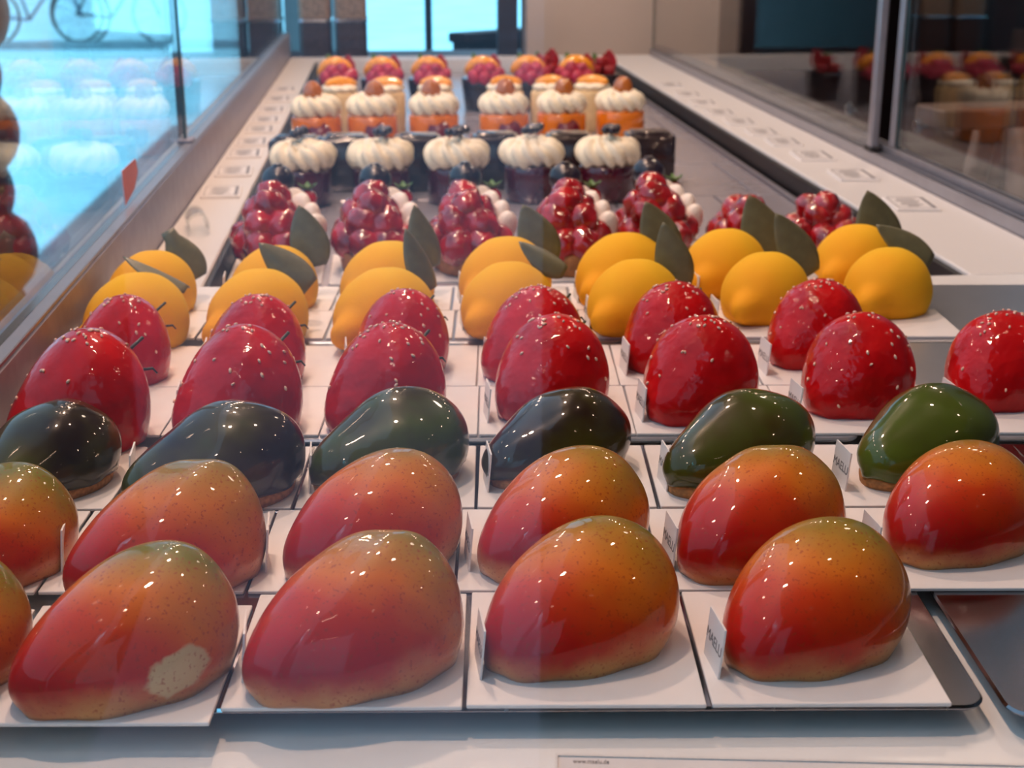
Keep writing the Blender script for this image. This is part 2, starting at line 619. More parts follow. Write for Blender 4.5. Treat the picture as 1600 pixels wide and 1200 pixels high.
structure('wall_left', join(box(-0.34, -0.25, 0.2, 3.5, ZF, -0.06), box(-0.63, -0.55, -2.26, -0.40, ZF - 0.05, 1.9)),  # second box: unseen wall added to end the front pane's reflection on the left
          M['wall_dark'], 'low street-side plinth and an added tall wall bounding the glass reflection')
structure('wall_pier', box(-0.36, -0.26, 3.56, 8.5, ZF, 1.9), M['wall_dark'], 'dark street-side wall beyond the case')
structure('ground', box(-60, 60, -60, 90, ZF - 0.2, ZF - 0.05), M['pavement'], 'pale sunlit paving of the street')
structure('paving_red_added', box(-30, 30, -5.0, -1.01, ZF - 0.05, ZF - 0.045), M['added_red_paving'], 'added reddish ground behind the viewer, tinting the glass reflection')
structure('ground_added', box(-40, 40, -45, -5.001, ZF - 0.05, ZF - 0.045), M['ground_added'], 'dark ground added behind the viewer to weaken the glass reflection')
structure('wall_beige', box(0.35, 0.84, 3.62, 3.78, ZF, 1.9), M['wall_beige'], 'beige wall panel at the far end of the case')
structure('trim_2', box(-9, -0.6, 17.1, 17.35, ZF - 0.05, ZF + 0.03), M['kerb'], 'grey kerb across the street')

# ------------------------------------------------------------------ the display case
ZB = -0.012      # white counter and ledges
ZW = -0.040      # floor of the sunken well
XL, XR = -0.222, 0.615
WL, WR = -0.162, 0.505
Y0, YW, YE = 0.315, 1.165, 3.36

case = empty('display_case', (0.2, 0.315, -0.075))
tag(case, 'long glass display case with white ledges and a sunken grey well', 'display case')


def cpart(name, geo, mat, smooth=False, parent=case):
    o = mobj(name, geo, mat, parent, smooth)
    if parent is case:
        o.location = (-0.2, -0.315, 0.075)
    return o


cpart('counter_top', rounded_slab(XL, XR, Y0, YW, -0.055, ZB, 0.004, 3, 0.0015), M['base_white'])
cpart('ledge', rounded_slab(XL, WL, YW + 0.001, YE, -0.055, ZB, 0.003, 3, 0.0015), M['ledge'])
cpart('ledge', rounded_slab(WR, XR, YW + 0.001, YE, -0.055, ZB, 0.003, 3, 0.0015), M['ledge'])
cpart('ledge', box(WL, WR, YE - 0.09, YE, -0.055, ZB), M['ledge'])
cpart('well_liner', join(box(WL, WL + 0.004, YW, YE - 0.09, -0.075, ZB - 0.004), box(WR - 0.007, WR, YW, YE - 0.09, -0.075, ZB - 0.004),
                         box(WL, WR, YW, YW + 0.004, -0.075, ZB - 0.004), box(WL, WR, YW, YE - 0.09, -0.080, -0.074)), M['black_gap'])
# grey steel panels on the well floor, staggered
ys = [1.175, 1.46, 1.713, 1.956, 2.225, 2.475, 2.72, 2.97, 3.26]
for i in range(len(ys) - 1):
    off = 0.0 if i % 2 else 0.055
    xs = [WL + 0.006, -0.03 + off, 0.12 + off, 0.27 + off, 0.40 + off, WR - 0.019]
    for j in range(len(xs) - 1):
        cpart('well_panel', rounded_slab(xs[j] + 0.0012, xs[j + 1] - 0.0012, ys[i] + 0.0022, ys[i + 1] - 0.0022, ZW - 0.010, ZW - 0.0012, 0.002, 2, 0.0008), M['well'])
cpart('well_lip', box(WR - 0.018, WR - 0.014, YW + 0.01, YE - 0.1, ZW - 0.01, ZW + 0.004), M['frame'])
# left frame rail and glass
cpart('glass_rail', rounded_slab(-0.246, XL - 0.001, Y0, YE, -0.055, 0.040, 0.002, 2, 0.0015), M['frame_dark'])
cpart('rail_cap', rounded_slab(-0.247, -0.2235, Y0, YE, 0.0402, 0.0432, 0.001, 2, 0.0006), M['frame'])


def pane(x0, x1, y0, y1, z0, z1):
    V, F = box(x0, x1, y0, y1, z0, z1)
    thin = 0 if (x1 - x0) < (y1 - y0) else 1
    fm = []
    for f in F:
        c = [sum(V[i][k] for i in f) / 4 for k in range(3)]
        big = (abs(c[0] - x0) < 1e-6 or abs(c[0] - x1) < 1e-6) if thin == 0 else (abs(c[1] - y0) < 1e-6 or abs(c[1] - y1) < 1e-6)
        fm.append(0 if big else 1)
    return V, F, fm


GM = [M['glass'], M['glass_edge']]
ZT = 0.56
cpart('glass_pane', pane(-0.2385, -0.2325, Y0 + 0.004, 1.640, 0.0434, ZT), GM)
cpart('glass_pane', pane(-0.2385, -0.2325, 1.652, YE - 0.004, 0.0434, ZT), GM)
cpart('glass_pane', pane(XL, XR, 0.305, 0.311, -0.05, ZT), GM)
cpart('pane_joint', box(-0.2400, -0.2310, 1.6405, 1.6515, 0.0436, ZT), M['glass_edge'])
cpart('joint_clip', rounded_slab(-0.2405, -0.2235, 1.632, 1.660, 0.0433, 0.0475, 0.002, 3, 0.0008), M['frame_dark'])
# right track, sliding panes with vertical profiles and knobs
cpart('door_track', join(box(XR + 0.001, XR + 0.004, Y0, YE, -0.055, 0.002), box(XR + 0.010, XR + 0.013, Y0, YE, -0.055, 0.002),
                         box(XR + 0.004, XR + 0.010, Y0, YE, -0.055, -0.004)), M['frame'])
cpart('door_track', join(box(XR + 0.016, XR + 0.020, Y0, YE, -0.055, 0.012), box(XR + 0.026, XR + 0.030, Y0, YE, -0.055, 0.012),
                         box(XR + 0.020, XR + 0.026, Y0, YE, -0.055, 0.004)), M['frame'])
cpart('sliding_pane', pane(XR + 0.0045, XR + 0.0095, 1.790, YE - 0.01, -0.003, ZT), GM)
cpart('sliding_pane', pane(XR + 0.0205, XR + 0.0255, Y0 + 0.004, 1.735, 0.005, ZT), GM)
cpart('pane_profile', rounded_slab(XR + 0.0015, XR + 0.0125, 1.772, 1.789, 0.0022, ZT, 0.002, 2, 0.0006), M['frame'])
cpart('pane_profile', rounded_slab(XR + 0.0175, XR + 0.0285, 1.736, 1.752, 0.0122, ZT, 0.002, 2, 0.0006), M['frame'])
cpart('profile_foot', rounded_slab(XR - 0.001, XR + 0.0155, 1.764, 1.791, 0.0021, 0.0075, 0.002, 2, 0.0006), M['black_gap'])
knob = xf(lathe([(0.003, 0), (0.003, 0.004), (0.0085, 0.006), (0.0105, 0.009), (0.0085, 0.012), (0.004, 0.0125)], 20), rot=(0, R(-90), 0))
cpart('door_knob', xf(knob, (XR + 0.0043, 1.850, 0.046)), M['acrylic'], True)
cpart('door_knob', xf(knob, (XR + 0.0203, 1.640, 0.052)), M['acrylic'], True)
cpart('end_panel', box(XL, XR, YE + 0.001, YE + 0.018, -0.055, -0.020), M['frame_dark'])
structure('plinth', box(-0.215, 0.60, 0.36, 3.33, ZF + 0.02, -0.0805), M['wall_dark'], 'dark plinth carrying the display case')

# ------------------------------------------------------------------ trays (turned a little against the case)
TA = -R(4.4)
TO = Vector((0.024, 0.4656))
TU = Vector((math.cos(TA), math.sin(TA)))
TV = Vector((-math.sin(TA), math.cos(TA)))


def tw(u, v, z=0.0):
    p = TO + TU * u + TV * v
    return (p.x, p.y, z)


TRAYS = [('front_mango', -0.176, 0.197, 0.0005, 0.187, 'wide scratched metal tray under the two mango rows'),
         ('front_right', 0.203, 0.372, -0.006, 0.187, 'bare scratched metal tray at the front right corner'),
         ('green', -0.150, 0.146, 0.190, 0.283, 'narrow metal tray under the middle of the dark green row'),
         ('green', 0.151, 0.380, 0.190, 0.283, 'narrow metal tray under the right end of the dark green row'),
         ('red', -0.140, 0.220, 0.292, 0.487, 'metal tray under most of the red strawberry cakes'),
         ('red', 0.225, 0.440, 0.292, 0.487, 'metal tray under the rightmost red strawberry cakes'),
         ('yellow', -0.130, 0.100, 0.491, 0.650, 'metal tray under the lemon cakes left of centre'),
         ('yellow', 0.105, 0.455, 0.491, 0.655, 'bluish metal tray reaching out right of the lemon cakes')]
for kind, u0, u1, v0, v1, lab in TRAYS:
    cu, cv = (u0 + u1) / 2, (v0 + v1) / 2
    t = empty('metal_tray', tw(cu, cv, ZB), TA)
    tag(t, lab, 'tray', 'metal trays on the counter')
    mobj('tray_plate', rounded_slab(u0 - cu, u1 - cu, v0 - cv, v1 - cv, 0.0086, 0.0110, 0.010, 6, 0.0010), M['tray_brushed_sky' if kind in ('red', 'yellow') else 'tray'], t, False)
    for sx in (-1, 1):
        for sy in (-1, 1):
            fx, fy = sx * ((u1 - u0) / 2 - 0.035), sy * ((v1 - v0) / 2 - 0.03)
            mobj('tray_foot', xf(lathe([(0.010, 0), (0.010, 0.0085)], 14), (fx, fy, 0)), M['frame_dark'], t)

# ------------------------------------------------------------------ white cake boards with a folded name tab
ZC = 0.0007     # top of the boards
text_data = bpy.data.curves.new('lettering', 'FONT')
text_data.body = 'MAELU'
text_data.size = 0.0066
text_data.align_x = 'CENTER'
text_data.align_y = 'CENTER'
text_data.extrude = 0.00005
text_data.materials.append(M['ink'])
_t = bpy.data.objects.new('lettering', text_data)
COL.objects.link(_t)
bpy.context.view_layer.update()
text_mesh = bpy.data.meshes.new_from_object(_t.evaluated_get(bpy.context.evaluated_depsgraph_get()))
bpy.data.objects.remove(_t)
board_cache = {}


def board(u, v0, v1, w, label, group, jit=0.0, tab=True):
    cv, d = (v0 + v1) / 2, v1 - v0
    t = empty('cake_board', tw(u, cv, -0.0010), TA + jit)
    tag(t, label, 'cake board', group)
    key = (round(w, 4), round(d, 4))
    if key not in board_cache:
        board_cache[key] = (make_mesh('board_sheet', *rounded_slab(-w / 2, w / 2, -d / 2, d / 2, 0.0001, 0.0017, 0.0006, 2, 0.0003), M['board'], False),
                            make_mesh('name_tab', *box(-0.0004, 0.0004, -0.0105, 0.0105, 0.0, 0.021), M['board'], False))
    link('board_sheet', board_cache[key][0], t)
    if tab:
        tb = link('name_tab', board_cache[key][1], t)
        tb.location = (-w / 2 + 0.0038, -d / 2 + 0.029, 0.0017)
        tb.rotation_euler = (0, R(5), R(7))
        tx = link('lettering', text_mesh, tb)
        # runs along the tab, read from the left side of the board
        tx.matrix_basis = Matrix(((0, 0, -1, -0.00046), (-1, 0, 0, 0.0), (0, 1, 0, 0.0105), (0, 0, 0, 1)))
    return t


ORD = ['', 'rightmost', 'second from right', 'third from right', 'fourth from right', 'fifth from right', 'sixth from right', 'leftmost']


def cake_name(row, k, n, left_cut):
    """where in its row: counted from the right; the leftmost is named as such"""
    i = n - k
    if k == 0:
        return 'cut off at left edge of' if left_cut else 'leftmost in'
    return ORD[i] + ' in'


def row_boards(cakes, v0, v1, row, u_last, du, left_cut, wd=0.0905, shift=None):
    n = len(cakes)
    for k in range(n):
        u = u_last - du * (n - 1 - k)
        w, dv = wd, 0.0
        if shift and k in shift:
            dv = shift[k]
        if u - wd / 2 < -0.240:
            lo, hi = -0.240 + (v0 * 0.077), u + wd / 2
            lo = -0.243 - 0.0765 * (v0 + 0.04)
            u, w = (lo + hi) / 2, hi - lo
        board(u, v0 + dv, v1 + dv, w, 'white cake board under the cake %s %s' % (cake_name(row, k, n, left_cut), row), 'white cake boards',
              rng.uniform(-0.006, 0.006))


# ------------------------------------------------------------------ cakes on the trays
M1 = [(-0.1840, 0.5076, 0.926), (-0.1067, 0.5034, 0.997), (-0.0188, 0.5046, 1.022), (0.0718, 0.5147, 0.979), (0.1665, 0.507, 0.97)]
M2 = [(-0.1850, 0.6057, 0.91), (-0.1039, 0.5921, 1.019), (-0.0121, 0.6025, 0.978), (0.0749, 0.5993, 0.977), (0.1657, 0.5912, 0.992), (0.2635, 0.5969, 0.929)]
G1 = [(-0.1810, 0.7060, 0.972), (-0.0893, 0.6858, 1.074), (-0.0009, 0.703, 1.027), (0.0881, 0.7058, 0.978), (0.182, 0.6868, 1.03), (0.2842, 0.6874, 1.003)]
S1 = [(-0.1775, 0.7760, 1.05), (-0.0908, 0.7858, 1.008), (-0.0062, 0.7908, 0.971), (0.093, 0.8046, 0.955), (0.1816, 0.7942, 0.954), (0.2799, 0.7971, 0.936), (0.3715, 0.801, 0.898)]
S2 = [(-0.1767, 0.8918, 0.884), (-0.0904, 0.8801, 0.908), (0.0039, 0.8958, 0.867), (0.0901, 0.8816, 0.928), (0.1839, 0.893, 0.9), (0.2821, 0.892, 0.899)]
L1 = [(-0.1800, 0.9692, 1.006), (-0.0965, 0.9744, 0.999), (-0.0069, 0.9641, 1.029), (0.0822, 0.9858, 0.978), (0.1748, 0.9842, 0.986), (0.2775, 1.005, 0.959), (0.3747, 1.0136, 0.953)]
L2 = [(-0.1830, 1.0571, 0.926), (-0.0916, 1.0638, 0.94), (-0.0049, 1.0534, 1.022), (0.0863, 1.0612, 1.025), (0.1785, 1.0600, 1.06), (0.2654, 1.086, 0.98), (0.3752, 1.0925, 0.988)]

row_boards(M1, 0.000, 0.0945, 'the front mango row', 0.137, 0.0925, True, shift={0: -0.014, 1: -0.011, 2: -0.001})
row_boards(M2, 0.0965, 0.187, 'the second mango row', 0.2225, 0.0922, True)
row_boards(G1, 0.190, 0.278, 'the dark green row', 0.2310, 0.0925, True)
row_boards(S1, 0.297, 0.3855, 'the nearer strawberry row', 0.3195, 0.0915, False)
row_boards(S2, 0.387, 0.477, 'the farther strawberry row', 0.2260, 0.0915, False)
row_boards(L1, 0.497, 0.571, 'the nearer lemon row', 0.3000, 0.0917, False, wd=0.0895)
row_boards(L2, 0.573, 0.646, 'the farther lemon row', 0.2960, 0.0917, False, wd=0.0895)

MV1 = [0.12, 0.42, 0.62, 0.50, 0.46]
MV2 = [0.20, 0.40, 0.60, 0.52, 0.72, 0.70]
mango_meshes = [make_mesh('mango_cake', *dome(.050, .041, .0355, .056 * .84, .36, lambda X: 1 + .17 * X - .05 * X * X, lambda X: 1 + .17 * X,
                                             nu=72, nv=30, shift=.006, wob=0.035, seed=s), M['mango']) for s in (1, 2, 3)]
for (row, nm, cut) in ((M1, 'the front mango row', True), (M2, 'the second mango row', True)):
    for k, (x, y, s) in enumerate(row):
        o = link('mango_cake', mango_meshes[(k + (row is M2)) % 3])
        o.location = (x, y, ZC)
        o.rotation_euler = (0, 0, R(62 if k == 0 else 38))
        o.scale = (s, s, s)
        o.color = ((MV1 if row is M1 else MV2)[k], 1.0 if (row is M1 and k == 1) else 0.0, 0, 1)
        tag(o, 'glossy red and orange mango-shaped cake, %s %s' % (cake_name(nm, k, len(row), cut), nm), 'cake', 'mango-shaped cakes')

avo_meshes = [make_mesh('cake_body', *xf(dome(.052, .038, .033, .049 * .92 - 0.006, .33, lambda X: 1 - .20 / (1 + np.exp((X + .35) * 6)),
                                            lambda X: 1.0 - .27 / (1 + np.exp((X + .42) * 7)) - .05 * np.maximum(X, 0), nu=72, nv=30, shift=.004, wob=0.05, seed=s),
                                         (0, 0, 0.0058)), M['avocado']) for s in (4, 5, 6)]
bis = []
for i in range(40):
    a = 2 * math.pi * i / 40
    X = math.cos(a)
    bis.append(((.047 if X < 0 else .034) * X, .029 * math.sin(a) * (1 - .19 / (1 + math.exp((X + .35) * 6)))))
bisV = [(p[0], p[1], 0) for p in bis] + [(p[0] * 1.02, p[1] * 1.02, 0.004) for p in bis] + [(p[0] * .97, p[1] * .97, 0.0068) for p in bis]
bisF = grid_faces(40, 3) + [tuple(reversed(range(40))), tuple(range(80, 120))]
bis_mesh = make_mesh('biscuit_base', bisV, bisF, M['biscuit'])
GREEN = ['almost black', 'blackish green', 'two-tone green', 'brownish', 'olive green', 'bright green']
for k, (x, y, s) in enumerate(G1):
    t = empty('green_glazed_cake', (x, y, ZC), R(58 if k == 0 else 32), s)
    tag(t, 'glossy %s pear-shaped cake, %s the dark green row' % (GREEN[k], cake_name('', k, len(G1), True)), 'cake', 'dark green glazed cakes')
    link('cake_body', avo_meshes[k % 3], t).color = ([0.15, 0.25, 0.62, 0.22, 0.55, 0.86][k], 0, 0, 1)
    link('biscuit_base', bis_mesh, t)

straw_geo = dome(.044, .032, .0375, .061 * .98, .42, lambda X: 1 - .30 * np.maximum(-X, 0) ** 1.6, lambda X: 1 - .30 * np.maximum(-X, 0) ** 1.5,
                 nu=72, nv=30, shift=.004, wob=0.025, seed=9)
straw_mesh = make_mesh('cake_body', *straw_geo, M['strawberry'])
SV = np.array(straw_geo[0])


def seeds_mesh(seed, n):
    q = np.random.default_rng(seed)
    nu = 72
    geos = []
    tries = 0
    while len(geos) < n and tries < 6000:
        tries += 1
        j = int(q.integers(4, 29))
        i = int(q.integers(0, nu))
        p = SV[j * nu + i]
        if q.random() > np.clip((p[2] / 0.06) ** 1.6, 0.04, 1) * (1.0 if p[0] < 0.012 else 0.45):
            continue
        du = SV[j * nu + (i + 1) % nu] - SV[j * nu + i - 1]
        dv = SV[(j + 1) * nu + i] - SV[(j - 1) * nu + i]
        nrm = np.cross(du, dv)
        nrm /= np.linalg.norm(nrm) + 1e-9
        t = dv / (np.linalg.norm(dv) + 1e-9)
        a = q.uniform(-0.9, 0.9)
        b = np.cross(nrm, t)
        t2 = t * math.cos(a) + b * math.sin(a)
        b2 = np.cross(nrm, t2)
        sv, sf = ball(1.0, nu=6, nv=4)
        sz = q.uniform(0.8, 1.1)
        V = [tuple(p + nrm * (0.0004 + v[2] * 0.0008) + t2 * v[0] * 0.0016 * sz + b2 * v[1] * 0.0009 * sz) for v in sv]
        geos.append((V, sf))
    return make_mesh('seeds', *join(*geos)[:2], M['seed'])


seed_meshes = [seeds_mesh(20 + i, 28) for i in range(4)]
stem_geo = join(tube([(0.028, 0.002, 0.040), (0.034, 0.003, 0.044), (0.041, 0.004, 0.0475)], [0.0011, 0.0010, 0.0010], 8),
                tube([(0.031, -0.010, 0.034), (0.0365, -0.012, 0.034), (0.0385, -0.013, 0.031)], [0.0009, 0.0008, 0.0005], 6),
                tube([(0.030, 0.012, 0.036), (0.0345, 0.015, 0.037), (0.037, 0.018, 0.035)], [0.0009, 0.0008, 0.0005], 6))
stem_mesh = make_mesh('stem', *stem_geo[:2], M['stem'])
ci = 0
for row, nm in ((S1, 'the nearer strawberry row'), (S2, 'the farther strawberry row')):
    for k, (x, y, s) in enumerate(row):
        t = empty('strawberry_cake', (x, y, ZC), R(42 + (rng.uniform(-5, 5))), s)
        tag(t, 'shiny red strawberry-shaped cake with pale seeds, %s %s' % (cake_name(nm, k, len(row), False), nm), 'cake', 'strawberry-shaped cakes')
        link('cake_body', straw_mesh, t)
        tag(link('seeds', seed_meshes[ci % 4], t), 'pale sesame-like seeds', kind='stuff')
        link('stem', stem_mesh, t)
        ci += 1

lemon_mesh = make_mesh('cake_body', *dome(.040, .037, .0345, .049, .42, lambda X: 1 - .05 * np.abs(X) ** 2, lambda X: 1 - .06 * np.maximum(-X, 0),
                                          nu=72, nv=30, shift=.003, nub=(-.041, 0, .013, .0125, .0135), wob=0.012, seed=3), M['lemon'])
LEAF2 = [((-0.1561, 1.0811, 0.0277), (-0.1721, 1.0851, 0.0563), 0.026), ((-0.0633, 1.0878, 0.0344), (-0.0721, 1.0918, 0.0728), 0.0292),
         ((0.0289, 1.0774, 0.035), (0.0189, 1.0814, 0.0737), 0.0260), ((0.1192, 1.0852, 0.0346), (0.1032, 1.0892, 0.0709), 0.0311),
         ((0.213, 1.0674, 0.0388), (0.1975, 1.0714, 0.0752), 0.0306), ((0.3066, 1.11, 0.0291), (0.2904, 1.114, 0.0709), 0.0349),
         ((0.406, 1.1165, 0.0258), (0.3916, 1.1205, 0.0719), 0.0393)]
LEAF1 = [((-0.1544, 0.9932, 0.0391), (-0.1892, 0.9972, 0.0589), 0.024), ((-0.0665, 0.9984, 0.0388), (-0.0951, 1.0024, 0.0638), 0.024),
         ((0.0244, 0.9881, 0.0394), (0.011, 0.9921, 0.0743), 0.0210), ((0.1180, 0.9985, 0.0455), (0.0925, 1.0015, 0.0620), 0.022),
         ((0.2106, 1.0082, 0.0315), (0.1995, 1.0122, 0.0706), 0.0262), ((0.3139, 1.029, 0.0334), (0.2912, 1.033, 0.0721), 0.0286),
         ((0.4084, 1.0376, 0.0366), (0.3732, 1.0416, 0.0605), 0.0230)]
# how each leaf turns about its own axis (0 = broad side to the front), its curl, and blunt cut ends
TURN2 = [(10, 0.30, 0.55), (-8, 0.12, 0), (28, 0.2, 0), (6, 0.10, 0), (4, 0.08, 0), (0, 0.08, 0), (4, 0.08, 0)]
TURN1 = [(74, 0.2, 0), (18, 0.25, 0), (34, 0.25, 0), (40, 0.25, 0), (-12, 0.10, 0), (6, 0.10, 0), (14, 0.12, 0)]
for row, leaves, turns, nm in ((L1, LEAF1, TURN1, 'the nearer lemon row'), (L2, LEAF2, TURN2, 'the farther lemon row')):
    for k, (x, y, s) in enumerate(row):
        rz = R(52 + rng.uniform(-4, 4))
        t = empty('lemon_cake', (x, y, ZC), rz, s)
        tag(t, 'matte yellow lemon-shaped cake with an olive leaf, %s %s' % (cake_name(nm, k, len(row), False), nm), 'cake', 'lemon-shaped cakes')
        link('cake_body', lemon_mesh, t)
        (b, tp, w), (turn, curl, blunt) = leaves[k], turns[k]
        b, tp = Vector(b), Vector(tp)
        ax = (tp - b).normalized()
        b = b - ax * 0.010
        L = (tp - b).length
        face = Vector((0.0, -1.0, 0.25))
        zn = (face - ax * face.dot(ax)).normalized()
        xn = ax.cross(zn)
        rot = Matrix.Rotation(R(turn), 3, ax)
        xn, zn = rot @ xn, rot @ zn
        mw = Matrix(((xn.x, ax.x, zn.x, b.x), (xn.y, ax.y, zn.y, b.y), (xn.z, ax.z, zn.z, b.z), (0, 0, 0, 1)))
        pm = Matrix.LocRotScale(Vector((x, y, ZC)), Matrix.Rotation(rz, 3, 'Z').to_quaternion(), Vector((s, s, s)))
        lf = mobj('leaf', leaf_geo(L, w, -curl, -0.06, blunt=blunt), M['leaf'], t)
        lf.matrix_basis = pm.inverted() @ mw
        solidify(lf, 0.0006)

# ------------------------------------------------------------------ cakes in the sunken well
def ordinal(k, n):
    return ['leftmost', 'second from left', 'third from left', 'fourth from left', 'fifth from left', 'sixth from left', 'seventh from left'][k] if k < n - 1 else 'rightmost'


# raspberry tarts with meringue
berry_meshes = [make_mesh('glazed_raspberry', *ball(0.0165, 1.0, 1.0, 1.1, 24, 16, bumps=28, amp=0.085, seed=s, tip=0.10), M['berry']) for s in (1, 2, 3)]
mer_mesh = make_mesh('meringue_drop', *ball(0.0125, 0.85, 1.25, 1.15, 22, 14, bumps=0, tip=0.25), M['meringue'])
blue_mesh = make_mesh('blueberry', *join(ball(0.0165, 1, 1, 0.92, 24, 14), xf(lathe([(0.003, 0), (0.0055, 0.0012), (0.0035, 0.0022)], 10), (0, 0, 0.0142)))[:2], M['blueberry'])
crust_prof = [(0.030, 0.0), (0.0335, 0.001), (0.037, 0.021), (0.0355, 0.0225), (0.0335, 0.020), (0.0, 0.0195)]
crust_geo = lathe(crust_prof[:5], 44)
crust_geo = ([(v[0] * 0.98 * (1 + 0.012 * math.cos(22 * math.atan2(v[1], v[0]))), v[1] * 1.55, v[2]) for v in crust_geo[0]], crust_geo[1])
crust_mesh = make_mesh('tart_crust', *crust_geo, M['crust'])
tartboard_mesh = make_mesh('board_sheet', *rounded_slab(-0.0445, 0.0445, -0.060, 0.064, 0, 0.0016, 0.001, 2, 0.0003), M['board'], False)
hull_mesh = make_mesh('strawberry_half', *ball(0.0095, 1, 1, 1.1, 16, 10), M['berry'])
mint_mesh = make_mesh('mint_leaf', *join(*[xf(leaf_geo(0.013, 0.007, 0.2, 0.2, 6, 5), rot=(R(25), 0, R(a))) for a in (0, 72, 144, 216, 288)])[:2], M['green_leaf'])
TARTS = [(-0.112, 1.355), (-0.016, 1.350), (0.073, 1.352), (0.171, 1.345), (0.262, 1.372), (0.352, 1.368), (0.432, 1.372)]
for k, (x, y) in enumerate(TARTS):
    bd = link('tart_board', tartboard_mesh)
    bd.location = (x, y, ZW - 0.0010)
    tag(bd, 'white board under the raspberry tart %s in the tart row' % ordinal(k, 7), 'cake board', 'boards under the raspberry tarts')
    small = k >= 5
    t = empty('raspberry_tart', (x, y, ZW + 0.0008), R(rng.uniform(-3, 3)), 0.86 if small else 1.0)
    tag(t, 'glazed dark red raspberry tart, %s in the tart row' % ordinal(k, 7), 'tart', 'raspberry tarts')
    link('tart_crust', crust_mesh, t)
    spots = []
    for yy, ww in ((-0.042, 2), (-0.018, 3), (0.008, 3), (0.034, 2)):
        for i in range(ww):
            spots.append(((i - (ww - 1) / 2) * 0.0245, yy, 0.030))
    for yy, ww, z in ((-0.028, 2, 0.048), (-0.002, 2, 0.054), (0.022, 1, 0.050)):
        for i in range(ww):
            spots.append(((i - (ww - 1) / 2) * 0.023 - 0.003, yy, z))
    spots += [(-0.004, -0.020, 0.062), (-0.003, 0.002, 0.068)]
    if small:
        spots = spots[:-1]
    for (a, b, c) in spots:
        br = link('glazed_raspberry', berry_meshes[rng.randrange(3)], t)
        br.location = (a + rng.uniform(-.003, .003), b + rng.uniform(-.003, .003), c + rng.uniform(-.002, .002))
        br.rotation_euler = (rng.uniform(-.9, .9), rng.uniform(-.9, .9), rng.uniform(0, 6))
    if k < 5:
        for i, (a, b, c) in enumerate(((0.022, 0.026, 0.053), (0.032, 0.012, 0.046), (0.037, -0.002, 0.038), (0.016, 0.042, 0.056))):
            md = link('meringue_drop', mer_mesh, t)
            md.location = (a, b, c)
            md.rotation_euler = (R(28), R(18), R(-25 * i + 20))
        bb = link('blueberry', blue_mesh, t)
        bb.location = (0.002, 0.046, 0.0785)
        link('strawberry_half', hull_mesh, t).location = (0.030, 0.052, 0.058)
        ml = link('mint_leaf', mint_mesh, t)
        ml.location = (0.030, 0.052, 0.0665)

# blackcurrant cakes with a cream ring
cur_mesh = make_mesh('cake_body', *lathe([(0.031, 0), (0.034, 0.002), (0.034, 0.040), (0.0325, 0.0435), (0.029, 0.045)], 48), M['maroon'])
ring_mesh = [make_mesh('cream_ring', *join(ruffle_ring(0.0215, 0.0150, 13, 0.24, nu=156, nv=20, twist=3.0, seed=s, zs=0.72), xf(ball(0.021, 1, 1, 0.45, 20, 10), (0, 0, 0.010)),
                                           ruffle_ring(0.0125, 0.0092, 9, 0.2, 72, 12, z0=0.011, seed=s + 3, zs=0.75))[:2], M['cream']) for s in (1, 4)]
curl_geo = join(*[xf(ball(0.0052, 1, 1, 0.9, 12, 8, bumps=8, amp=0.12, seed=i), p) for i, p in enumerate(((0, 0, 0.004), (0.008, 0.002, 0.004), (0.003, 0.0075, 0.0035), (-0.005, 0.005, 0.003)))])
crumb_mesh = make_mesh('blackcurrants', *curl_geo[:2], M['blueberry'])
CUR = [(-0.105, 1.700), (-0.0113, 1.700), (0.078, 1.700), (0.172, 1.705), (0.262, 1.700)]
for k, (x, y) in enumerate(CUR):
    t = empty('blackcurrant_cake', (x, y, ZW - 0.001), R(rng.uniform(0, 360)))
    tag(t, 'round maroon blackcurrant cake with a piped cream ring, %s in its row' % ordinal(k, 5), 'cake', 'blackcurrant cakes with cream')
    link('cake_body', cur_mesh, t)
    rg = link('cream_ring', ring_mesh[k % 2], t)
    rg.location = (0, 0, 0.0435)
    rg.scale = (1.04, 1.04, 1.32)
    bw = Matrix.Rotation(-t.rotation_euler.z, 3, 'Z')
    for dx, dy in ((0.004, 0.010), (0.000, -0.012)):
        c = link('blackcurrants', crumb_mesh, t)
        c.location = bw @ Vector((dx + rng.uniform(-.004, .004), dy, 0.0825))
        c.scale = (1.05, 1.05, 1.05)

# dark chocolate block cakes
blk_mesh = make_mesh('cake_body', *rounded_slab(-0.031, 0.031, -0.027, 0.027, 0, 0.066, 0.006, 4, 0.003), M['choc'])
plq_mesh = make_mesh('chocolate_plaque', *rounded_slab(-0.024, 0.024, -0.020, 0.020, 0.0662, 0.0690, 0.004, 3, 0.001), M['choc'])
BLK = [-0.118, -0.056, 0.036, 0.134, 0.228, 0.333]
for k, x in enumerate(BLK):
    t = empty('chocolate_block_cake', (x, 1.795 + 0.006 * (k % 2), ZW - 0.001), R(rng.uniform(-6, 6)))
    tag(t, 'dark glossy chocolate block cake behind the cream rings, %s of six' % ordinal(k, 6), 'cake', 'chocolate block cakes')
    link('cake_body', blk_mesh, t)
    link('chocolate_plaque', plq_mesh, t)

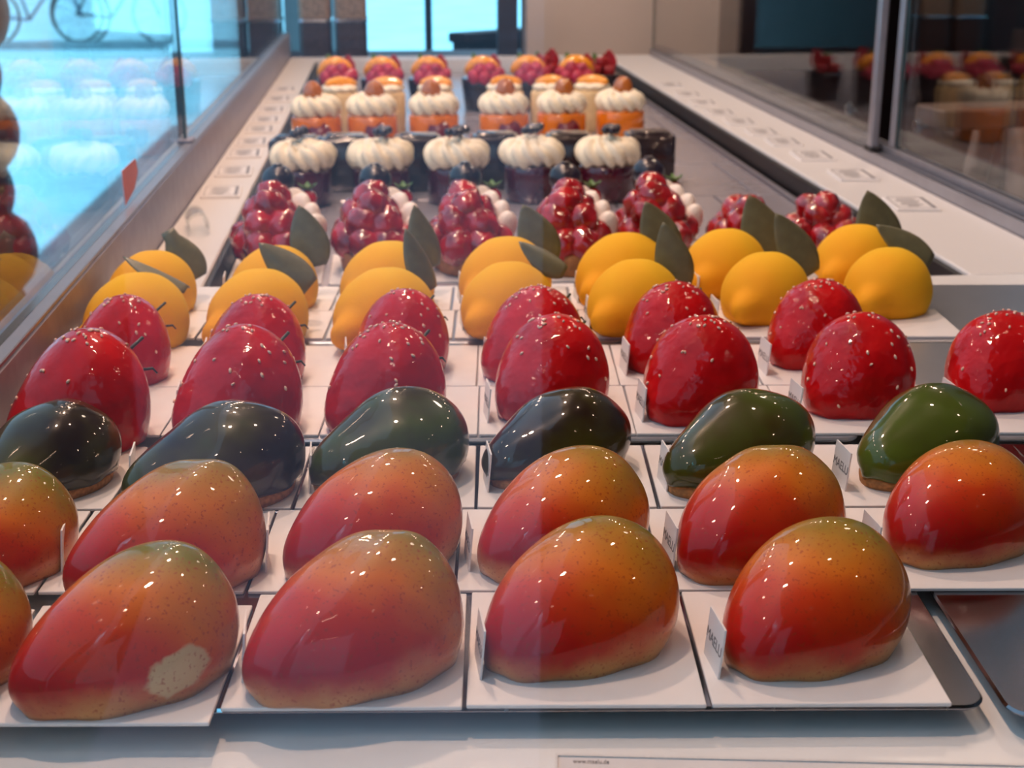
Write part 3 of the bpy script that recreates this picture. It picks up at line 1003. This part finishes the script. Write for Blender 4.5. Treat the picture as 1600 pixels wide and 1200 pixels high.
# orange cakes with cream and an amber jelly
or_mesh = make_mesh('cake_body', *lathe([(0.034, 0), (0.037, 0.002), (0.037, 0.048), (0.0355, 0.0515), (0.031, 0.053)], 48), M['orange_glaze'])
oring = [make_mesh('cream_ring', *join(ruffle_ring(0.0215, 0.0130, 11, 0.26, nu=132, twist=3.0, seed=s, zs=0.9), xf(ball(0.020, 1, 1, 0.6, 20, 10), (0, 0, 0.012)),
                                       ruffle_ring(0.0110, 0.0090, 8, 0.22, 64, 12, z0=0.013, seed=s, zs=0.8))[:2], M['cream']) for s in (2, 5)]
jel_mesh = make_mesh('amber_jelly', *dome(.0150, .0150, .0150, .023, .2, lambda X: 1 + 0 * X, lambda X: 1 + 0 * X, 24, 10), M['amber'])
pq_mesh = make_mesh('red_plaque', *xf(lathe([(0.017, 0), (0.017, 0.0014)], 28), rot=(R(72), 0, 0)), M['red_plaque'])
ORC = [(-0.1074, 2.122), (-0.025, 2.125), (0.0668, 2.130), (0.172, 2.130), (0.2593, 2.135), (0.3516, 2.150)]
for k, (x, y) in enumerate(ORC):
    t = empty('orange_cream_cake', (x, y, ZW - 0.001), 0)
    tag(t, 'round orange glazed cake with cream and amber jelly, %s in its row' % ordinal(k, 6), 'cake', 'orange cakes with cream')
    link('cake_body', or_mesh, t)
    cr = link('cream_ring', oring[k % 2], t)
    cr.location = (0, 0, 0.0515)
    cr.scale = (1.06, 1.06, 1.18)
    link('amber_jelly', jel_mesh, t).location = (rng.uniform(-.004, .004), -0.004, 0.0805)
    if k < 5:
        p = link('red_plaque', pq_mesh, t)
        p.location = (0.006, -0.0385, 0.030)

# cream cakes topped with an orange segment
sp_mesh = make_mesh('cake_body', *lathe([(0.028, 0), (0.031, 0.002), (0.031, 0.060), (0.029, 0.064), (0.024, 0.066)], 40), M['sponge'])
top_mesh = make_mesh('cream_top', *ruffle_ring(0.0165, 0.0115, 10, 0.18, 72, 14, zs=0.5), M['cream'])
segp = [(0.024 * math.cos(R(a)), 0.024 * math.sin(R(a)) * 0.55, 0) for a in range(10, 171, 16)]
seg_mesh = make_mesh('orange_segment', *tube(segp, [0.003 + 0.0075 * math.sin(math.pi * i / (len(segp) - 1)) for i in range(len(segp))], 12), M['orange_fruit'])
SEG = [-0.078, -0.004, 0.075, 0.188, 0.262, 0.330]
for k, x in enumerate(SEG):
    t = empty('cream_orange_cake', (x, 2.315, ZW - 0.001), R(rng.uniform(-25, 25)))
    tag(t, 'pale cream cake topped with an orange segment, %s in its row' % ordinal(k, 6), 'cake', 'cream cakes with orange segments')
    link('cake_body', sp_mesh, t)
    link('cream_top', top_mesh, t).location = (0, 0, 0.0645)
    link('orange_segment', seg_mesh, t).location = (0.002, -0.006, 0.078)

# fruit cups at the far end
cup_mesh = make_mesh('chocolate_cup', *lathe([(0.026, 0), (0.029, 0.001), (0.035, 0.050), (0.0335, 0.052), (0.030, 0.0515)], 40), M['choc'])
ras_mesh = [make_mesh('raspberry', *ball(0.0115, 1, 1, 1.1, 20, 13, bumps=34, amp=0.13, seed=s), M['raspberry']) for s in (1, 2)]
bigseg_p = [(0.026 * math.cos(R(a)), 0, 0.026 * math.sin(R(a)) * 0.75) for a in range(5, 176, 17)]
bigseg = make_mesh('orange_segment', *tube(bigseg_p, [0.004 + 0.0095 * math.sin(math.pi * i / (len(bigseg_p) - 1)) for i in range(len(bigseg_p))], 12), M['orange_fruit'])
pet_mesh = make_mesh('red_petal', *leaf_geo(0.030, 0.026, 0.25, 0.15, blunt=0.35), M['red_petal'])
grn_mesh = make_mesh('green_leaf', *leaf_geo(0.032, 0.018, 0.2, 0.15), M['green_leaf'])
CUPS = [-0.094, -0.012, 0.073, 0.170, 0.254, 0.342]
for k, x in enumerate(CUPS):
    t = empty('fruit_cup', (x, 2.60, ZW - 0.001), 0, 1.09)
    tag(t, 'dark chocolate cup with orange segment and raspberries, %s in the far row' % ordinal(k, 6), 'cake', 'fruit cups in the far row')
    link('chocolate_cup', cup_mesh, t)
    s = link('orange_segment', bigseg, t)
    s.location = (0.000, -0.004, 0.056)
    s.rotation_euler = (R(-12), 0, R(rng.uniform(-12, 12)))
    side = 1 if k < 5 else -1
    for i, (a, b, c) in enumerate(((-0.014, -0.027, 0.056), (0.002, -0.030, 0.055), (0.018, -0.025, 0.056), (0.026, -0.008, 0.058), (-0.005, -0.024, 0.066), (0.011, -0.023, 0.067))):
        r_ = link('raspberry', ras_mesh[i % 2], t)
        r_.location = (a * side, b, c)
        r_.rotation_euler = (rng.uniform(-1, 1), rng.uniform(-1, 1), 0)
    p = link('red_petal', pet_mesh, t)
    p.location = (0.020, 0.018, 0.058)
    p.rotation_euler = (R(70), 0, R(-15))
    solidify(p, 0.0008)
    g = link('green_leaf', grn_mesh, t)
    g.location = (-0.008, 0.020, 0.060)
    g.rotation_euler = (R(62), 0, R(25))
    solidify(g, 0.0008)
# red berry cakes at the right end of the far row
cube_mesh = make_mesh('strawberry_piece', *rounded_slab(-0.011, 0.011, -0.010, 0.010, 0, 0.016, 0.004, 3, 0.002), M['red_petal'])
for k, (x, y) in enumerate(((0.300, 2.74), (0.405, 2.70))):
    t = empty('red_fruit_cup', (x, y, ZW - 0.001), 0)
    tag(t, 'dark cup heaped with red strawberry pieces and a petal, %s at the far right' % ('left one' if k == 0 else 'right one'), 'cake', 'red fruit cups')
    link('chocolate_cup', cup_mesh, t)
    for a, b, c in ((-0.014, -0.014, 0.0515), (0.012, -0.015, 0.0515), (-0.002, 0.012, 0.0515), (-0.001, -0.006, 0.066)):
        q = link('strawberry_piece', cube_mesh, t)
        q.location = (a, b, c)
        q.rotation_euler = (0, 0, rng.uniform(0, 2))
    p = link('red_petal', pet_mesh, t)
    p.location = (0.014, 0.012, 0.058)
    p.rotation_euler = (R(74), 0, R(-20))
    p.scale = (1.2, 1.2, 1.2)
    solidify(p, 0.0008)
    g = link('green_leaf', grn_mesh, t)
    g.location = (-0.010, 0.018, 0.058)
    g.rotation_euler = (R(66), 0, R(15))
    solidify(g, 0.0008)

# ------------------------------------------------------------------ price cards on the ledges
card_mesh = make_mesh('card_plate', *rounded_slab(-0.024, 0.024, -0.037, 0.037, 0, 0.0030, 0.002, 3, 0.0006), M['board'], False)
rim_geo = join(box(-0.0205, -0.0195, -0.031, 0.031, 0.0031, 0.0033), box(0.0165, 0.0205, -0.031, 0.031, 0.0031, 0.0033),
               box(-0.0195, 0.0165, 0.029, 0.031, 0.0031, 0.0033), box(-0.0195, 0.0165, -0.031, -0.030, 0.0031, 0.0033))
rim_mesh = make_mesh('printed_border', *rim_geo[:2], M['ink_light'], False)
lines = []
for i, (yy, ln) in enumerate(((0.018, 0.020), (0.008, 0.026), (-0.002, 0.018), (-0.012, 0.024), (-0.020, 0.012))):
    lines.append(box(-ln / 2 - 0.002, ln / 2 - 0.002, yy - 0.0016, yy + 0.0016, 0.0031, 0.0033))
line_mesh = make_mesh('printed_lines', *join(*lines)[:2], M['ink_light'], False)


def price_card(x, y, rz, label, s=1.0):
    t = empty('price_card', (x, y, ZB), rz, s)
    tag(t, label, 'price card', 'price cards on the ledges')
    link('card_plate', card_mesh, t)
    link('printed_border', rim_mesh, t)
    link('printed_lines', line_mesh, t)


RC = [1.482, 1.668, 1.820, 1.945, 2.045, 2.160, 2.275, 2.405, 2.530, 2.690]
for k, y in enumerate(RC):
    n = ['nearest', 'second', 'third', 'fourth', 'fifth', 'sixth', 'seventh', 'eighth', 'ninth', 'farthest'][k]
    price_card(0.566 - 0.005 * min(k, 6), y, R(-4 if k else -6), 'small white price card on the right ledge, %s from the viewer' % n, 1.0 if k < 3 else 0.9)
LC = [1.620, 1.762, 1.905, 2.010, 2.135, 2.245, 2.370, 2.520, 2.670]
for k, y in enumerate(LC):
    n = ['nearest', 'second', 'third', 'fourth', 'fifth', 'sixth', 'seventh', 'eighth', 'farthest'][k]
    price_card(-0.193, y, R(3), 'small white price card on the left ledge, %s from the viewer' % n, 0.92)
# empty acrylic holder near the lemons
hv = []
for i in range(13):
    a = R(-30 + 240 * i / 12)
    hv += [(0.010 * math.cos(a), -0.026, 0.0105 + 0.010 * math.sin(a)), (0.010 * math.cos(a), 0.026, 0.0105 + 0.010 * math.sin(a))]
hd = mobj('acrylic_holder', (hv, [(2 * i, 2 * i + 1, 2 * i + 3, 2 * i + 2) for i in range(12)]), M['acrylic'])
solidify(hd, 0.0012)
hd.location = (-0.195, 1.415, ZB - 0.0004)
hd.rotation_euler = (0, 0, R(12))
tag(hd, 'empty curled clear acrylic holder on the left ledge', 'card holder')

# clear card with the web address at the front edge
pl = empty('web_address_card', (0.150, 0.4045, ZB), R(-7.2))
tag(pl, 'pale card with a printed web address lying at the front edge', 'card')
mobj('card_plate', rounded_slab(-0.100, 0.165, -0.050, 0.0300, 0, 0.0018, 0.002, 3, 0.0005), plain('pale_card', (0.72, 0.68, 0.66), 0.25, var=0.02), pl, False)
mobj('card_rim', join(box(-0.100, 0.165, 0.0288, 0.0300, 0.0018, 0.0024), box(-0.100, -0.0990, -0.050, 0.0288, 0.0018, 0.0024)), M['ledge'], pl, False)
wt = bpy.data.curves.new('web_text', 'FONT')
wt.body = 'www.maelu.de'
wt.size = 0.0030
wt.extrude = 0.00004
wt.materials.append(M['ink'])
_t = bpy.data.objects.new('lettering', wt)
COL.objects.link(_t)
bpy.context.view_layer.update()
wm = bpy.data.meshes.new_from_object(_t.evaluated_get(bpy.context.evaluated_depsgraph_get()))
bpy.data.objects.remove(_t)
wo = link('lettering', wm, pl)
wo.location = (-0.0935, 0.0247, 0.0019)
wo.scale = (0.74, 1.35, 1)

# sticker on the street-side glass
st = mobj('sticker', ([(0, -0.034, 0.031), (0, 0.036, 0.031), (0, 0.044, 0.018), (0, 0.020, 0.006), (0, -0.030, 0.0),
                       (-0.0004, -0.034, 0.031), (-0.0004, 0.036, 0.031), (-0.0004, 0.044, 0.018), (-0.0004, 0.020, 0.006), (-0.0004, -0.030, 0.0)],
                      [(0, 1, 2, 3, 4), (9, 8, 7, 6, 5), (0, 5, 6, 1), (1, 6, 7, 2), (2, 7, 8, 3), (3, 8, 9, 4), (4, 9, 5, 0)]), M['sticker'], None, False)
st.location = (-0.2318, 1.275, 0.046)
tag(st, 'small orange-red sticker low on the left glass', 'sticker')

# ------------------------------------------------------------------ far end of the counter
structure('counter_end', box(-0.30, 0.60, 3.40, 4.05, -0.60, -0.055), M['wood_dark'], 'dark counter continuing behind the case')


def canister(x, label):
    t = empty('bean_canister', (x, 3.56, -0.055), 0)
    tag(t, label, 'canister', 'dark bean canisters')
    mobj('dark_beans', rounded_slab(-0.038, 0.038, -0.06, 0.06, 0.004, 0.112, 0.012, 4, 0.002), M['coffee'], t, False)
    mobj('metal_band', rounded_slab(-0.0405, 0.0405, -0.0625, 0.0625, 0.112, 0.120, 0.013, 4, 0.001), M['chrome'], t, False)
    mobj('pale_beans', rounded_slab(-0.038, 0.038, -0.06, 0.06, 0.120, 0.200, 0.012, 4, 0.002), M['bean_pale'], t, False)
    mobj('lid', rounded_slab(-0.0405, 0.0405, -0.0625, 0.0625, 0.200, 0.215, 0.013, 4, 0.002), M['chrome'], t, False)
    mobj('canister_base', rounded_slab(-0.040, 0.040, -0.062, 0.062, 0.0, 0.004, 0.013, 4, 0.001), M['chrome'], t, False)


canister(-0.172, 'dark bean canister with a shiny band, left of two behind the case')
canister(-0.086, 'dark bean canister with a shiny band, right of two behind the case')
# low dark partition running back to the right, and a dark post
pt = empty('low_partition', (0.43, 4.66, ZF - 0.02), R(40))
tag(pt, 'low dark brown wooden partition beyond the case', 'partition')
mobj('panel', box(-0.27, 0.27, -0.03, 0.03, 0.0, 1.00), M['wood_dark'], pt, False)
mobj('handrail', rounded_slab(-0.28, 0.28, -0.045, 0.045, 1.0, 1.03, 0.01, 3, 0.004), M['wood_dark'], pt, False)
structure('door_1', join(box(0.285, 0.335, 3.70, 3.76, ZF + 0.02, 1.4)), M['wood_dark'], 'dark reddish post at the edge of the beige wall')
structure('window_1', join(box(0.155, 0.185, 5.90, 5.96, -0.9, 1.4), box(-0.34, 0.79, 5.90, 5.96, -0.52, -0.48), box(0.70, 0.73, 5.90, 5.96, -0.9, 1.4)),
          M['frame_dark'], 'dark window bars at the far end')

# turned column out on the pavement
prof = [(0.16, 0.0), (0.16, 0.10)]
z = 0.10
for i, (h, r) in enumerate(((0.16, 0.10), (0.15, 0.085), (0.17, 0.10), (0.12, 0.08), (0.13, 0.105), (0.11, 0.075), (0.12, 0.095), (0.10, 0.075), (0.13, 0.10), (0.16, 0.085), (0.2, 0.10), (0.3, 0.085), (0.5, 0.09))):
    for f in (0.1, 0.3, 0.5, 0.7, 0.9):
        prof.append((r * (0.86 + 0.20 * math.sin(math.pi * f)), z + h * f))
    z += h
prof.append((0.12, z + 0.05))
cl = mobj('turned_column', lathe(prof, 28), M['wood_dark'])
cl.location = (-0.812, 2.80, ZF - 0.05)
tag(cl, 'dark turned wooden column outside the left glass', 'column')

# ------------------------------------------------------------------ bicycles across the street
def bicycle(loc, rz, paint, label):
    t = empty('bicycle', loc, rz)
    tag(t, label, 'bicycle', 'bicycles parked across the street')
    for wx in (-0.52, 0.52):
        ringp = [(wx + 0.33 * math.cos(R(a)), 0, 0.345 + 0.33 * math.sin(R(a))) for a in range(0, 361, 15)]
        w = mobj('wheel', tube(ringp, 0.018, 8), M['rubber'], t)
        sp = [tube([(wx, 0, 0.345), (wx + 0.32 * math.cos(R(a)), 0, 0.345 + 0.32 * math.sin(R(a)))], 0.004, 5) for a in range(0, 360, 40)]
        mobj('spokes', join(*sp)[:2], M['chrome'], w)
    bb, seat, head, rear, front = (-0.08, 0, 0.30), (-0.22, 0, 0.82), (0.34, 0, 0.86), (-0.52, 0, 0.345), (0.52, 0, 0.345)
    mobj('frame', join(*[tube([a, b], 0.018, 8) for a, b in ((bb, seat), (seat, head), (bb, head), (bb, rear), (seat, rear), (head, front))])[:2], paint, t)
    mobj('saddle', xf(ball(0.13, 1, 0.5, 0.3, 14, 8), (-0.25, 0, 0.90)), M['rubber'], t)
    mobj('handlebar', tube([(0.28, -0.28, 1.02), (0.36, -0.2, 1.04), (0.36, 0, 1.0), (0.36, 0.2, 1.04), (0.28, 0.28, 1.02)], 0.014, 8), M['chrome'], t)
    mobj('rear_lamp', xf(ball(0.04, 1, 1, 1, 10, 6), (-0.62, 0, 0.72)), M['bike_red'], t)


bicycle((-4.15, 17.7, ZF - 0.05), R(6), M['bike_paint'], 'dark blue parked bicycle, nearer the left edge')
bicycle((-3.25, 18.0, ZF - 0.05), R(-12), M['rubber'], 'black parked bicycle, nearer the pane joint')

# ------------------------------------------------------------------ serving side behind the right glass
rk = empty('trestle_rack', (1.35, 2.15, ZF + 0.02), R(8))
tag(rk, 'pale wooden trestle rack behind the right glass', 'rack')
for sx in (-0.42, 0.42):
    for sy in (-0.22, 0.22):
        mobj('leg', tube([(sx * 1.08, sy * 1.2, 0.0), (sx, sy * 0.2, 1.02)], 0.020, 8), M['wood_pale'], rk)
mobj('rail', box(-0.52, 0.52, -0.02, 0.02, 0.80, 0.84), M['wood_pale'], rk, False)
mobj('rack_top', rounded_slab(-0.55, 0.55, -0.045, 0.045, 1.02, 1.05, 0.01, 3, 0.003), M['wood_pale'], rk, False)
bc = empty('back_counter', (2.45, 2.6, ZF + 0.02), 0)
tag(bc, 'dark brown back counter along the shop wall', 'counter')
mobj('cabinet', box(-0.30, 0.60, -2.2, 2.2, 0.0, 0.86), M['wood_dark'], bc, False)
mobj('worktop', rounded_slab(-0.34, 0.62, -2.24, 2.24, 0.86, 0.90, 0.01, 3, 0.004), M['wall_dark'], bc, False)
for i in range(6):
    dr = mobj('door', box(-0.312, -0.3005, -2.15 + i * 0.72, -2.15 + i * 0.72 + 0.68, 0.06, 0.82), M['wall_dark'], bc, False)
    mobj('handle', tube([(-0.33, -2.10 + i * 0.72, 0.5), (-0.33, -2.10 + i * 0.72, 0.62)], 0.008, 8), M['chrome'], dr)
